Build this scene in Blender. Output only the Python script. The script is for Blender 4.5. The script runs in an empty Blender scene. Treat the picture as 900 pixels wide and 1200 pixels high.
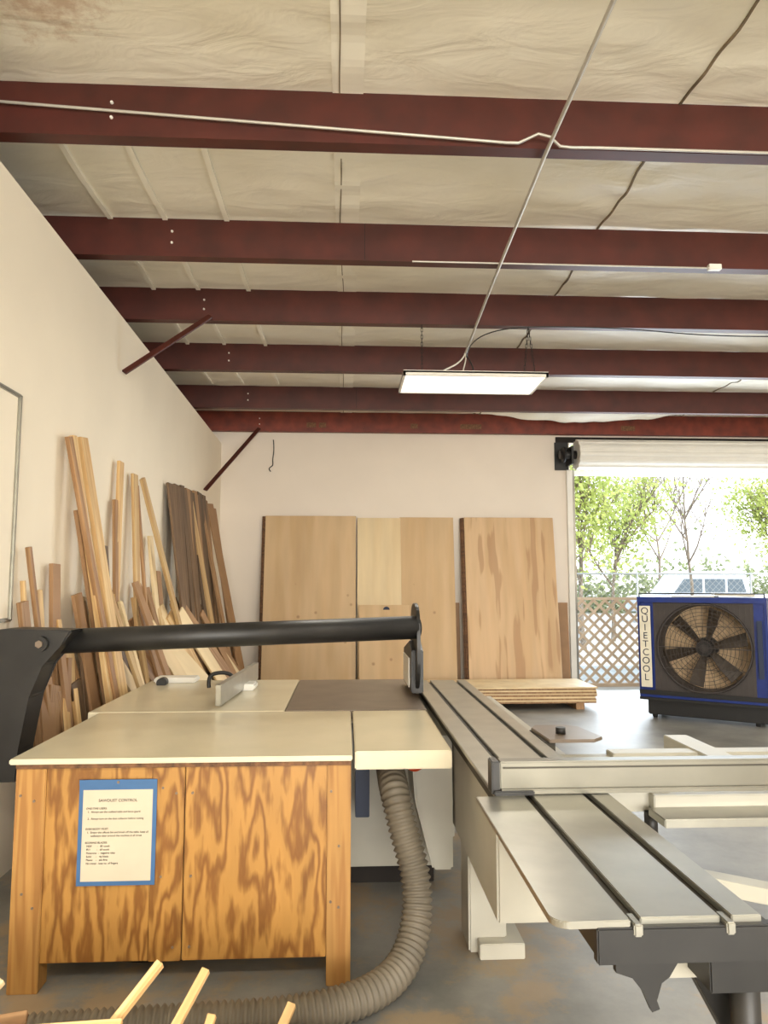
import bpy, bmesh, math, random
from mathutils import Vector, Matrix, noise
random.seed(7)
R=random.Random(11)
SC=bpy.context.scene
COL=SC.collection
def lin(c):
    return tuple(((v/255)/12.92 if v/255<=0.04045 else ((v/255+0.055)/1.055)**2.4) for v in c)+(1,)
# ---------------- materials
def newmat(name):
    m=bpy.data.materials.new(name); m.use_nodes=True
    nt=m.node_tree; b=nt.nodes["Principled BSDF"]
    return m,nt,b
def N(nt,t,**k):
    n=nt.nodes.new(t)
    for a,v in k.items(): setattr(n,a,v)
    return n
def plain(name,c,rough=.5,metal=0,var=.06,scale=6,emit=None,es=0,bump=0):
    m,nt,b=newmat(name)
    tc=N(nt,'ShaderNodeTexCoord'); no=N(nt,'ShaderNodeTexNoise'); no.inputs['Scale'].default_value=scale; no.inputs['Detail'].default_value=4
    nt.links.new(tc.outputs['Object'],no.inputs['Vector'])
    r=N(nt,'ShaderNodeValToRGB'); c=lin(c)
    r.color_ramp.elements[0].position=.3; r.color_ramp.elements[1].position=.7
    r.color_ramp.elements[0].color=tuple(max(0,x*(1-var*2)) for x in c[:3])+(1,)
    r.color_ramp.elements[1].color=tuple(min(1,x*(1+var)) for x in c[:3])+(1,)
    nt.links.new(no.outputs['Fac'],r.inputs['Fac']); nt.links.new(r.outputs['Color'],b.inputs['Base Color'])
    b.inputs['Roughness'].default_value=rough; b.inputs['Metallic'].default_value=metal
    if emit: b.inputs['Emission Color'].default_value=lin(emit); b.inputs['Emission Strength'].default_value=es
    if bump:
        bp=N(nt,'ShaderNodeBump'); bp.inputs['Strength'].default_value=bump; bp.inputs['Distance'].default_value=.01
        nt.links.new(no.outputs['Fac'],bp.inputs['Height']); nt.links.new(bp.outputs['Normal'],b.inputs['Normal'])
    return m
def wood(name,c1,c2,stretch=(14,14,1.0),bands=6,rough=.55,sharp=(.35,.65),hue=.25,patch=0,det=2.5,knots=0):
    """grain contours running along local Z; per-object variation"""
    m,nt,b=newmat(name)
    tc=N(nt,'ShaderNodeTexCoord'); oi=N(nt,'ShaderNodeObjectInfo')
    mp=N(nt,'ShaderNodeMapping'); mp.inputs['Scale'].default_value=stretch
    nt.links.new(tc.outputs['Object'],mp.inputs['Vector'])
    mul=N(nt,'ShaderNodeMath',operation='MULTIPLY'); mul.inputs[1].default_value=37.0
    nt.links.new(oi.outputs['Random'],mul.inputs[0])
    cmb=N(nt,'ShaderNodeCombineXYZ'); nt.links.new(mul.outputs[0],cmb.inputs[0]); nt.links.new(mul.outputs[0],cmb.inputs[2])
    nt.links.new(cmb.outputs[0],mp.inputs['Location'])
    no=N(nt,'ShaderNodeTexNoise'); no.inputs['Scale'].default_value=1; no.inputs['Detail'].default_value=det; no.inputs['Roughness'].default_value=.45
    nt.links.new(mp.outputs[0],no.inputs['Vector'])
    k=N(nt,'ShaderNodeMath',operation='MULTIPLY'); k.inputs[1].default_value=bands*6.283; nt.links.new(no.outputs['Fac'],k.inputs[0])
    s=N(nt,'ShaderNodeMath',operation='SINE'); nt.links.new(k.outputs[0],s.inputs[0])
    a=N(nt,'ShaderNodeMath',operation='MULTIPLY_ADD'); a.inputs[1].default_value=.5; a.inputs[2].default_value=.5; nt.links.new(s.outputs[0],a.inputs[0])
    r=N(nt,'ShaderNodeValToRGB'); r.color_ramp.elements[0].position=sharp[0]; r.color_ramp.elements[1].position=sharp[1]
    r.color_ramp.elements[0].color=lin(c2); r.color_ramp.elements[1].color=lin(c1)
    nt.links.new(a.outputs[0],r.inputs['Fac'])
    # fine fibres + broad tone
    n2=N(nt,'ShaderNodeTexNoise'); n2.inputs['Scale'].default_value=2.2; n2.inputs['Detail'].default_value=5
    nt.links.new(mp.outputs[0],n2.inputs['Vector'])
    hsv=N(nt,'ShaderNodeHueSaturation')
    v=N(nt,'ShaderNodeMapRange'); v.inputs['To Min'].default_value=1-hue*.7; v.inputs['To Max'].default_value=1+hue*.5
    nt.links.new(oi.outputs['Random'],v.inputs['Value'])
    v2=N(nt,'ShaderNodeMapRange'); v2.inputs['From Min'].default_value=.3; v2.inputs['From Max'].default_value=.7; v2.inputs['To Min'].default_value=.9; v2.inputs['To Max'].default_value=1.06
    nt.links.new(n2.outputs['Fac'],v2.inputs['Value'])
    mm=N(nt,'ShaderNodeMath',operation='MULTIPLY'); nt.links.new(v.outputs[0],mm.inputs[0]); nt.links.new(v2.outputs[0],mm.inputs[1])
    nt.links.new(mm.outputs[0],hsv.inputs['Value']); nt.links.new(r.outputs['Color'],hsv.inputs['Color'])
    out=hsv.outputs['Color']
    if patch:
        n3=N(nt,'ShaderNodeTexNoise'); n3.inputs['Scale'].default_value=1; n3.inputs['Detail'].default_value=2
        mp3=N(nt,'ShaderNodeMapping'); mp3.inputs['Scale'].default_value=(8,8,.8); nt.links.new(tc.outputs['Object'],mp3.inputs['Vector']); nt.links.new(mp3.outputs[0],n3.inputs['Vector'])
        r3=N(nt,'ShaderNodeValToRGB'); r3.color_ramp.elements[0].position=.57; r3.color_ramp.elements[1].position=.61
        r3.color_ramp.elements[0].color=(0,0,0,1); r3.color_ramp.elements[1].color=(patch,)*3+(1,)
        nt.links.new(n3.outputs['Fac'],r3.inputs['Fac'])
        mx=N(nt,'ShaderNodeMixRGB'); mx.inputs[2].default_value=lin((160,116,76)); nt.links.new(r3.outputs[0],mx.inputs[0]); nt.links.new(out,mx.inputs[1]); out=mx.outputs[0]
    if knots:
        vo=N(nt,'ShaderNodeTexVoronoi'); vo.inputs['Scale'].default_value=knots; nt.links.new(tc.outputs['Object'],vo.inputs['Vector'])
        r4=N(nt,'ShaderNodeValToRGB'); r4.color_ramp.elements[0].position=.03; r4.color_ramp.elements[1].position=.09
        r4.color_ramp.elements[0].color=(.6,.6,.6,1); r4.color_ramp.elements[1].color=(0,0,0,1); nt.links.new(vo.outputs['Distance'],r4.inputs['Fac'])
        mx=N(nt,'ShaderNodeMixRGB'); mx.inputs[2].default_value=lin((130,88,52)); nt.links.new(r4.outputs[0],mx.inputs[0]); nt.links.new(out,mx.inputs[1]); out=mx.outputs[0]
    nt.links.new(out,b.inputs['Base Color']); b.inputs['Roughness'].default_value=rough
    return m
M={}
M['wall']=plain('wall_paint',(236,225,211),.7,var=.02,scale=1.3)
M['wall_l']=plain('wall_paint_left',(238,228,208),.7,var=.03,scale=.9)
M['beam']=plain('red_oxide_steel',(76,29,20),.5,var=.15,scale=5)
M['beam_end']=plain('rusty_steel',(118,46,28),.55,var=.2,scale=7)
M['strip']=plain('vinyl_tape',(248,244,230),.5,var=.02)
M['seam']=plain('seam_joint',(128,112,88),.7,var=.2)  # brown line of the joints in the ceiling insulation
M['pipe']=plain('galvanised_conduit',(192,188,178),.4,metal=.4,var=.05)
M['white']=plain('white_enamel',(232,229,220),.4,var=.02)
M['cream']=plain('machine_cream',(186,183,170),.45,var=.05,scale=4)
M['table']=plain('cream_laminate',(216,207,180),.22,var=.04,scale=2.5)
M['iron']=plain('worn_cast_iron',(122,108,94),.4,metal=.25,var=.1,scale=5)
M['alu']=plain('brushed_aluminium',(160,158,148),.3,metal=.75,var=.06,scale=9)
M['fence']=plain('anodised_aluminium',(120,117,106),.35,metal=.7,var=.06,scale=5)
M['slot']=plain('slot_dark',(66,62,54),.5,metal=.5)
M['black']=plain('black_steel',(32,31,30),.45,var=.2,scale=9)
M['blackm']=plain('black_plastic',(22,22,23),.6)
M['blue']=plain('blue_sheet_metal',(20,46,120),.4,var=.1)
M['blueb']=plain('blue_border',(60,100,145),.5)
M['blued']=plain('dark_blue_box',(34,46,72),.5)
M['paper']=plain('paper',(198,186,164),.6,var=.03)
M['label']=plain('label_white',(226,220,200),.5)
M['ink']=plain('ink',(50,46,44),.7)
M['inkb']=plain('ink_blue',(30,36,60),.7)
M['hose']=plain('grey_hose',(110,102,88),.6,var=.1)
M['fanb']=plain('fan_blade',(72,62,52),.5,var=.1)
M['pad']=plain('cooling_pad_backlit',(206,178,142),.8,var=.1,scale=20)  # tan lightened in the colour to stand for light passing behind the blades
M['dark']=plain('dark_interior',(34,28,24),.8)
M['shroud']=plain('fan_shroud',(64,58,56),.6)
M['pine']=wood('pine_board',(216,184,132),(198,160,108),(30,30,1.2),3,hue=.35,sharp=(.1,.9))
M['brownb']=wood('brown_board',(164,128,90),(142,106,70),(30,30,1.2),3,hue=.35,sharp=(.1,.9))
M['darkb']=wood('dark_board',(112,88,64),(90,68,47),(30,30,1.2),3,hue=.5,sharp=(.1,.9))
M['ply']=wood('birch_plywood',(208,178,136),(200,168,124),(3,3,.4),3,sharp=(.1,.9),hue=.05,knots=3.2)
M['plyl']=wood('pale_plywood',(226,204,162),(219,194,150),(3,3,.4),3,sharp=(.1,.9),hue=.05)
M['plym']=wood('maple_plywood',(210,178,138),(202,168,126),(4,4,.4),3,sharp=(.1,.9),hue=.04,patch=.5)
M['mdf']=plain('brown_hardboard',(158,122,86),.6,var=.06)
M['edge']=plain('plywood_edge',(116,80,50),.7,var=.3,scale=40)
M['cab']=wood('fir_plywood',(176,130,66),(128,84,36),(8,8,1.6),9,sharp=(.0,.85),hue=.08,rough=.42,det=4.5)
M['post']=wood('fir_lumber',(174,130,70),(154,108,54),(18,18,1.2),4,hue=.12,sharp=(.1,.9))
M['bark']=plain('bark',(130,116,100),.9,var=.2)
M['truck']=plain('truck_paint',(200,204,210),.3)
M['glass_d']=plain('dark_window',(84,96,104),.15)
M['rubber']=plain('tyre',(25,25,25),.8)
M['latt']=plain('lattice_wood',(196,174,150),.7,var=.08)
M['galv']=plain('galvanised_wire',(160,160,156),.5,metal=.3)
M['orange']=plain('orange_plastic',(190,66,30),.5)
def leafmat(name,c1,c2):
    m,nt,b=newmat(name)
    tc=N(nt,'ShaderNodeTexCoord'); no=N(nt,'ShaderNodeTexNoise'); no.inputs['Scale'].default_value=1.6; nt.links.new(tc.outputs['Object'],no.inputs['Vector'])
    r=N(nt,'ShaderNodeValToRGB'); r.color_ramp.elements[0].position=.35; r.color_ramp.elements[1].position=.65
    r.color_ramp.elements[0].color=lin(c1); r.color_ramp.elements[1].color=lin(c2)
    nt.links.new(no.outputs['Fac'],r.inputs['Fac']); nt.links.new(r.outputs[0],b.inputs['Base Color']); b.inputs['Roughness'].default_value=.6
    tr=N(nt,'ShaderNodeBsdfTranslucent'); nt.links.new(r.outputs[0],tr.inputs['Color'])
    mx=N(nt,'ShaderNodeMixShader'); mx.inputs[0].default_value=.5
    nt.links.new(b.outputs[0],mx.inputs[1]); nt.links.new(tr.outputs[0],mx.inputs[2]); nt.links.new(mx.outputs[0],nt.nodes['Material Output'].inputs[0])
    return m
M['leaf']=leafmat('leaves',(146,160,78),(206,212,126))
M['leafh']=leafmat('hedge_leaves',(130,138,96),(180,184,140))
def floormat():
    m,nt,b=newmat('concrete_floor')
    tc=N(nt,'ShaderNodeTexCoord')
    n1=N(nt,'ShaderNodeTexNoise'); n1.inputs['Scale'].default_value=1.2; n1.inputs['Detail'].default_value=9; n1.inputs['Roughness'].default_value=.65; nt.links.new(tc.outputs['Object'],n1.inputs['Vector'])
    r1=N(nt,'ShaderNodeValToRGB'); r1.color_ramp.elements[0].position=.35; r1.color_ramp.elements[1].position=.65
    r1.color_ramp.elements[0].color=lin((112,112,108)); r1.color_ramp.elements[1].color=lin((154,152,146)); nt.links.new(n1.outputs['Fac'],r1.inputs['Fac'])
    n2=N(nt,'ShaderNodeTexNoise'); n2.inputs['Scale'].default_value=2.6; n2.inputs['Detail'].default_value=10; n2.inputs['Roughness'].default_value=.68; nt.links.new(tc.outputs['Object'],n2.inputs['Vector'])
    sx=N(nt,'ShaderNodeSeparateXYZ'); nt.links.new(tc.outputs['Object'],sx.inputs[0])
    mr=N(nt,'ShaderNodeMapRange'); mr.inputs['From Min'].default_value=.6; mr.inputs['From Max'].default_value=-1.7; mr.inputs['To Min'].default_value=-.25; mr.inputs['To Max'].default_value=.06
    nt.links.new(sx.outputs['X'],mr.inputs['Value'])
    ad=N(nt,'ShaderNodeMath',operation='ADD'); nt.links.new(n2.outputs['Fac'],ad.inputs[0]); nt.links.new(mr.outputs[0],ad.inputs[1])
    r2=N(nt,'ShaderNodeValToRGB'); r2.color_ramp.elements[0].position=.53; r2.color_ramp.elements[1].position=.62
    r2.color_ramp.elements[0].color=(0,0,0,1); r2.color_ramp.elements[1].color=(.65,.65,.65,1); nt.links.new(ad.outputs[0],r2.inputs['Fac'])
    mx=N(nt,'ShaderNodeMixRGB'); mx.inputs[2].default_value=lin((166,142,108)); nt.links.new(r2.outputs[0],mx.inputs[0]); nt.links.new(r1.outputs[0],mx.inputs[1])
    nt.links.new(mx.outputs[0],b.inputs['Base Color'])
    b.inputs['Roughness'].default_value=.45
    return m
M['floor']=floormat()
def ceilmat():
    m,nt,b=newmat('vinyl_insulation')
    tc=N(nt,'ShaderNodeTexCoord')
    n1=N(nt,'ShaderNodeTexNoise'); n1.inputs['Scale'].default_value=1.1; n1.inputs['Detail'].default_value=7; nt.links.new(tc.outputs['Object'],n1.inputs['Vector'])
    r1=N(nt,'ShaderNodeValToRGB'); r1.color_ramp.elements[0].position=.3; r1.color_ramp.elements[1].position=.7
    r1.color_ramp.elements[0].color=lin((234,228,208)); r1.color_ramp.elements[1].color=lin((249,245,232)); nt.links.new(n1.outputs['Fac'],r1.inputs['Fac'])
    sub=N(nt,'ShaderNodeVectorMath',operation='DISTANCE'); sub.inputs[1].default_value=(-1.35,2.95,0); 
    mp=N(nt,'ShaderNodeMapping'); mp.inputs['Scale'].default_value=(1,1,0); nt.links.new(tc.outputs['Object'],mp.inputs['Vector']); nt.links.new(mp.outputs[0],sub.inputs[0])
    mr=N(nt,'ShaderNodeMapRange'); mr.inputs['From Min'].default_value=.15; mr.inputs['From Max'].default_value=.75; mr.inputs['To Min'].default_value=.3; mr.inputs['To Max'].default_value=-.3
    nt.links.new(sub.outputs['Value'],mr.inputs['Value'])
    n2=N(nt,'ShaderNodeTexNoise'); n2.inputs['Scale'].default_value=9; n2.inputs['Detail'].default_value=10; n2.inputs['Roughness'].default_value=.75; nt.links.new(tc.outputs['Object'],n2.inputs['Vector'])
    ad=N(nt,'ShaderNodeMath',operation='ADD'); nt.links.new(n2.outputs['Fac'],ad.inputs[0]); nt.links.new(mr.outputs[0],ad.inputs[1])
    r2=N(nt,'ShaderNodeValToRGB'); r2.color_ramp.elements[0].position=.6; r2.color_ramp.elements[1].position=.85
    r2.color_ramp.elements[0].color=(0,0,0,1); r2.color_ramp.elements[1].color=(.6,.6,.6,1); nt.links.new(ad.outputs[0],r2.inputs['Fac'])
    mx=N(nt,'ShaderNodeMixRGB'); mx.inputs[2].default_value=lin((176,130,88)); nt.links.new(r2.outputs[0],mx.inputs[0]); nt.links.new(r1.outputs[0],mx.inputs[1])
    nt.links.new(mx.outputs[0],b.inputs['Base Color']); b.inputs['Roughness'].default_value=.4
    mp2=N(nt,'ShaderNodeMapping'); mp2.inputs['Scale'].default_value=(2.2,5,1); mp2.inputs['Rotation'].default_value=(0,0,.25); nt.links.new(tc.outputs['Object'],mp2.inputs['Vector'])
    n3=N(nt,'ShaderNodeTexNoise'); n3.inputs['Scale'].default_value=1; n3.inputs['Detail'].default_value=4; n3.inputs['Distortion'].default_value=1.2; nt.links.new(mp2.outputs[0],n3.inputs['Vector'])
    bp=N(nt,'ShaderNodeBump'); bp.inputs['Strength'].default_value=.5; bp.inputs['Distance'].default_value=.03; nt.links.new(n3.outputs['Fac'],bp.inputs['Height']); nt.links.new(bp.outputs[0],b.inputs['Normal'])
    return m
M['ceil']=ceilmat()
# ---------------- mesh helpers
def empty(name,loc=(0,0,0)):
    e=bpy.data.objects.new(name,None); e.location=loc; COL.objects.link(e); e.empty_display_size=.1; return e
def link(o,parent=None):
    COL.objects.link(o)
    if parent: o.parent=parent
    return o
def mesh(name,verts,faces,mat,parent=None,smooth=False):
    me=bpy.data.meshes.new(name); me.from_pydata([tuple(v) for v in verts],[],faces); me.update()
    if smooth:
        for p in me.polygons: p.use_smooth=True
    if isinstance(mat,str): mat=M[mat]
    me.materials.append(mat)
    return link(bpy.data.objects.new(name,me),parent)
def frombm(name,bm,mat,parent=None,smooth=False):
    me=bpy.data.meshes.new(name); bmesh.ops.recalc_face_normals(bm,faces=bm.faces[:]); bm.to_mesh(me); bm.free()
    if smooth:
        for p in me.polygons: p.use_smooth=True
    me.materials.append(M[mat] if isinstance(mat,str) else mat)
    return link(bpy.data.objects.new(name,me),parent)
def addbox(bm,x0,x1,y0,y1,z0,z1):
    m=Matrix.Translation(((x0+x1)/2,(y0+y1)/2,(z0+z1)/2))@Matrix.Diagonal((abs(x1-x0),abs(y1-y0),abs(z1-z0),1))
    return bmesh.ops.create_cube(bm,size=1,matrix=m)['verts']
def box(name,x0,x1,y0,y1,z0,z1,mat,parent=None,bev=.003):
    bm=bmesh.new(); 
    cx,cy,cz=(x0+x1)/2,(y0+y1)/2,(z0+z1)/2
    addbox(bm,x0-cx,x1-cx,y0-cy,y1-cy,z0-cz,z1-cz)
    if bev: 
        bev=min(bev,abs(x1-x0)*.3,abs(y1-y0)*.3,abs(z1-z0)*.3)
        bmesh.ops.bevel(bm,geom=bm.edges[:],offset=bev,segments=2,affect='EDGES')
    o=frombm(name,bm,mat,parent); o.location=(cx,cy,cz); return o
def board(name,p0,p1,width,thick,nrm,mat,parent=None,bev=.002):
    """board from foot p0 to top p1, broad face normal ~nrm"""
    p0=Vector(p0); p1=Vector(p1); d=p1-p0; L=d.length; z=d.normalized(); n=Vector(nrm); y=(n-z*n.dot(z)).normalized(); x=y.cross(z)
    bm=bmesh.new(); addbox(bm,-width/2,width/2,-thick/2,thick/2,-L/2,L/2)
    if bev: bmesh.ops.bevel(bm,geom=bm.edges[:],offset=min(bev,thick*.3),segments=1,affect='EDGES')
    o=frombm(name,bm,mat,parent); c=(p0+p1)/2
    o.matrix_world=Matrix(((x.x,y.x,z.x,c.x),(x.y,y.y,z.y,c.y),(x.z,y.z,z.z,c.z),(0,0,0,1)))
    return o
def tube(name,pts,r,mat,parent=None,smooth=False,res=6):
    cu=bpy.data.curves.new(name,'CURVE'); cu.dimensions='3D'; cu.bevel_depth=r; cu.bevel_resolution=3; cu.use_fill_caps=True
    if smooth:
        sp=cu.splines.new('NURBS'); sp.points.add(len(pts)-1)
        for q,p in zip(sp.points,pts): q.co=(*p,1)
        sp.order_u=4; sp.use_endpoint_u=True; sp.resolution_u=res
    else:
        sp=cu.splines.new('POLY'); sp.points.add(len(pts)-1)
        for q,p in zip(sp.points,pts): q.co=(*p,1)
    cu.materials.append(M[mat])
    t=bpy.data.objects.new(name,cu); COL.objects.link(t)
    dg=bpy.context.evaluated_depsgraph_get(); me=bpy.data.meshes.new_from_object(t.evaluated_get(dg)); bpy.data.objects.remove(t)
    for p in me.polygons: p.use_smooth=True
    if not me.materials: me.materials.append(M[mat])
    return link(bpy.data.objects.new(name,me),parent)
def cyl(name,p0,p1,r,mat,parent=None,r2=None,seg=28,smooth=True):
    p0=Vector(p0); p1=Vector(p1); d=p1-p0; bm=bmesh.new()
    rot=d.to_track_quat('Z','Y').to_matrix().to_4x4()
    bmesh.ops.create_cone(bm,cap_ends=True,segments=seg,radius1=r,radius2=r if r2 is None else r2,depth=d.length,matrix=Matrix.Translation((p0+p1)/2)@rot)
    o=frombm(name,bm,mat,parent)
    if smooth:
        for p in o.data.polygons:
            if len(p.vertices)==4: p.use_smooth=True
    return o
def extrude_poly(name,pts,axis,a0,a1,mat,parent=None,bev=0):
    """pts 2D polygon; axis X: pts=(y,z); axis Y: pts=(x,z); axis Z: pts=(x,y)"""
    def mk(p,a):
        return {'X':(a,p[0],p[1]),'Y':(p[0],a,p[1]),'Z':(p[0],p[1],a)}[axis]
    n=len(pts); bm=bmesh.new()
    A=[bm.verts.new(mk(p,a0)) for p in pts]; B=[bm.verts.new(mk(p,a1)) for p in pts]
    bm.faces.new(A); bm.faces.new(B[::-1])
    for i in range(n): bm.faces.new((A[i],A[(i+1)%n],B[(i+1)%n],B[i]))
    if bev: bmesh.ops.bevel(bm,geom=bm.edges[:],offset=bev,segments=2,affect='EDGES')
    return frombm(name,bm,mat,parent)
def text(name,body,size,loc,rot,mat,parent=None,align='LEFT',sp=1.0,ext=.0006):
    t=bpy.data.curves.new(name,'FONT'); t.body=body; t.size=size; t.align_x=align; t.space_line=sp; t.extrude=ext
    t.materials.append(M[mat]); o=bpy.data.objects.new(name,t); o.location=loc; o.rotation_euler=rot; return link(o,parent)
# ---------------- camera
c=bpy.data.cameras.new("camera"); cam=bpy.data.objects.new("camera",c); COL.objects.link(cam)
cam.location=(0,0,1.48); cam.rotation_euler=(math.radians(95.6),0,math.radians(-2.97))
c.sensor_fit='VERTICAL'; c.sensor_height=36; c.lens=26; c.clip_start=.05; c.clip_end=300
SC.camera=cam
# ---------------- room shell
WX=-1.74; BY=10.3; RX=7.3; FY=-6.5; LX=-2.7
def zb(y): return 3.60+(10.27-y)*.0229
def zc(y): return zb(y)+.272
box('floor',LX,RX,FY,BY+.15,-.1,0,'floor',bev=0)
BYs=[3.62,4.94,6.10,7.44,8.93,10.16]
extra=[2.30,1.0,-.5,-2,-3.5,-5]
ALLB=sorted(BYs+extra+[FY,BY+.1])
def sag(x,y):
    # vinyl-faced insulation bellies a little between purlins, with wrinkles
    a=max([b for b in ALLB if b<=y+1e-6],default=ALLB[0]); b=min([b for b in ALLB if b>y+1e-6],default=ALLB[-1])
    t=(y-a)/max(b-a,.01); s=math.sin(math.pi*min(max(t,0),1))
    d=.028*s+.04*s*noise.noise(Vector((x*.9,y*1.4,3)))+.008*noise.noise(Vector((x*3,y*5,1)))
    # creases radiating beside the taped joints
    for jx in (0,1.78,4.6):
        u=abs(x-jx)
        if u<.9: d+=.012*s*math.exp(-u*3)*math.sin(y*19+u*9)
    g=math.exp(-((x-3.2)/1.3)**2-((y-9.72)/.22)**2); d+=g*(.18+.06*noise.noise(Vector((x*3.5,y*4,7))))
    return max(d,-.004)
def ceiling():
    V=[];F=[];nx,ny=150,300; x0,x1,y0,y1=LX-.05,RX+.05,FY-.1,BY+.14
    for j in range(ny+1):
        y=y0+(y1-y0)*j/ny
        for i in range(nx+1):
            x=x0+(x1-x0)*i/nx; V.append((x,y,zc(y)-sag(x,y)))
    for j in range(ny):
        for i in range(nx):
            a=j*(nx+1)+i; F.append((a,a+nx+1,a+nx+2,a+1))
    k=len(V); 
    for (x,y) in ((LX-.1,FY-.15),(RX+.1,FY-.15),(RX+.1,BY+.2),(LX-.1,BY+.2)): V.append((x,y,zc(y)+.03))
    for (x,y) in ((LX-.1,FY-.15),(RX+.1,FY-.15),(RX+.1,BY+.2),(LX-.1,BY+.2)): V.append((x,y,zc(y)+.13))
    for f in [(0,3,2,1),(4,5,6,7),(0,1,5,4),(1,2,6,5),(2,3,7,6),(3,0,4,7)]: F.append(tuple(k+q for q in f))
    return mesh('ceiling',V,F,'ceil',None,True)
ceiling()
# partition wall on the left, open above
mesh('wall_left',[(WX,FY,0),(WX,BY,0),(WX,BY,3.44),(WX,FY,3.83),(WX-.12,FY,0),(WX-.12,BY,0),(WX-.12,BY,3.44),(WX-.12,FY,3.83)],
     [(0,1,2,3),(4,7,6,5),(3,2,6,7),(0,3,7,4),(1,5,6,2),(0,4,5,1)],'wall_l')
box('wall_left_outer',LX-.1,LX,FY,BY+.15,0,3.9,'wall',bev=0)
box('wall_right',RX,RX+.1,FY,BY+.15,0,4.0,'wall',bev=0)
DX0,DX1,DZ=3.19,6.4,3.5
def wallback():
    bm=bmesh.new(); addbox(bm,LX,DX0,BY,BY+.15,0,3.9); addbox(bm,DX1,RX,BY,BY+.15,0,3.9); addbox(bm,DX0,DX1,BY,BY+.15,DZ,3.9)
    return frombm('wall_back',bm,'wall')
wallback()
def wallfront():
    bm=bmesh.new(); addbox(bm,LX,-.9,FY-.15,FY,0,4.28); addbox(bm,5.3,RX,FY-.15,FY,0,4.28); addbox(bm,-.9,5.3,FY-.15,FY,3.4,4.28)
    return frombm('wall_front',bm,'wall')
wallfront()
# beams
for i,y in enumerate(BYs+extra):
    z=zb(y); m='beam_end' if i==5 else 'beam'; h=.27 if i!=1 else .262
    e=empty('roof_beam')
    bm=bmesh.new(); addbox(bm,LX,RX,y-.006,y,z,z+h); addbox(bm,LX,RX,y-.006,y+.08,z-.006,z); addbox(bm,LX,RX,y+.074,y+.08,z,z+.02)
    frombm('purlin',bm,m,e)
    if i<6:
        bm=bmesh.new()
        for dx in (-1.2,):
            for dz in (.09,.17):
                bmesh.ops.create_cone(bm,cap_ends=True,segments=12,radius1=.009,radius2=.007,depth=.012,matrix=Matrix.Translation((dx,y-.01,z+dz))@Matrix.Rotation(math.pi/2,4,'X'))
        frombm('bolts',bm,'white',e)
        if i in (1,4): box('lap_edge',.12,.124,y-.0085,y-.006,z,z+.26,'dark',e,bev=0)
        if i==5:
            for k,(a,b_) in enumerate(((-.55,-.42),(-.38,-.28),(.9,1.0),(1.6,1.9),(3.9,4.1))): box('mill_mark_%d'%k,a,b_,y-.0075,y-.006,z+.05,z+.12,'edge',e,bev=0)
# ceiling seams
e=empty('ceiling_seam_tape')
def ribbon(nm,x,w,y0,y1,drop,mat,wob=0):
    V=[];F=[];n=int((y1-y0)/.05)
    for j in range(n+1):
        y=y0+(y1-y0)*j/n; xx=x+wob*noise.noise(Vector((x,y*.9,0)))
        for s in (-1,1):
            V.append((xx+s*w/2,y,zc(y)-sag(xx,y)-drop))
        for s in (1,-1):
            V.append((xx+s*w/2,y,zc(y)-sag(xx,y)+.006))
    for j in range(n):
        a=4*j
        for q in range(4): F.append((a+q,a+(q+1)%4,a+4+(q+1)%4,a+4+q))
    return mesh(nm,V,F,mat,e)
ribbon('seam_0',-.04,.006,FY,BY,.010,'seam',.02)
ribbon('tape_0',.0,.16,FY,BY,.006,'strip')
ribbon('seam_1',1.78,.012,FY,BY,.009,'seam',.05); ribbon('seam_2',4.6,.012,FY,BY,.009,'seam',.05)
for k,x in enumerate((-1.62,-1.25,-.83)): ribbon('batten_%d'%k,x,.034,3.7,8.8,.02,'strip')
e=empty('knee_brace'); board('angle_bar',(WX+.035,5.64,3.10),(-1.14,6.07,zb(6.1)+.02),.045,.02,(0,-1,.3),'beam',e)
e=empty('knee_brace'); board('angle_bar',(WX+.035,9.0,2.62),(-1.2,10.12,zb(10.16)+.02),.05,.02,(0,-1,.3),'beam',e)
# conduits
e=empty('electrical_conduit')
zz=lambda y: zb(y)-.028
tube('conduit_long',[(1.03,1.2,zz(1.2)),(1.035,3.63,zz(3.63)),(1.07,5.2,zz(5.2)),(1.12,6.78,zz(6.78))],.011,'pipe',e)
yb=3.60; z1=zb(3.62)
tube('conduit_beam',[(LX,yb-.02,z1+.15),(-1.74,yb-.02,z1+.135),(-.6,yb-.02,z1+.075),(.6,yb-.02,z1+.012),(.82,yb-.02,z1+.0),(.88,yb-.03,z1-.005),(.93,yb-.03,z1+.02),(.98,yb-.05,z1+.035),(1.04,yb-.05,z1+.02),(1.10,yb-.02,z1-.01),(1.16,yb-.02,z1-.015),(1.3,yb-.02,z1-.012),(RX,yb-.02,z1-.01)],.0075,'pipe',e)
tube('conduit_beam_b',[(.45,4.9,zb(4.94)-.02),(2.55,4.9,zb(4.94)-.02)],.006,'pipe',e)
box('junction_box',2.55,2.64,4.89,4.93,zb(4.94)-.03,zb(4.94)+.01,'white',e)
tube('cable',[(1.12,6.7,zb(6.1)-.1),(1.1,6.5,zb(6.1)-.04),(1.2,6.05,zb(6.1)-.03),(1.9,6.05,zb(6.1)-.02),(2.6,6.05,zb(6.1)-.03),(3.2,6.05,zb(6.1)-.1),(4.2,6.05,zb(6.1)-.06)],.005,'black',e,smooth=True)
tube('cable_wall',[(-1.02,BY-.01,3.5),(-1.0,BY-.015,3.35),(-1.04,BY-.01,3.2),(-1.0,BY-.015,3.12),(-1.1,BY-.01,3.10),(-1.05,BY-.01,3.05)],.007,'black',e,smooth=True)
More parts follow.
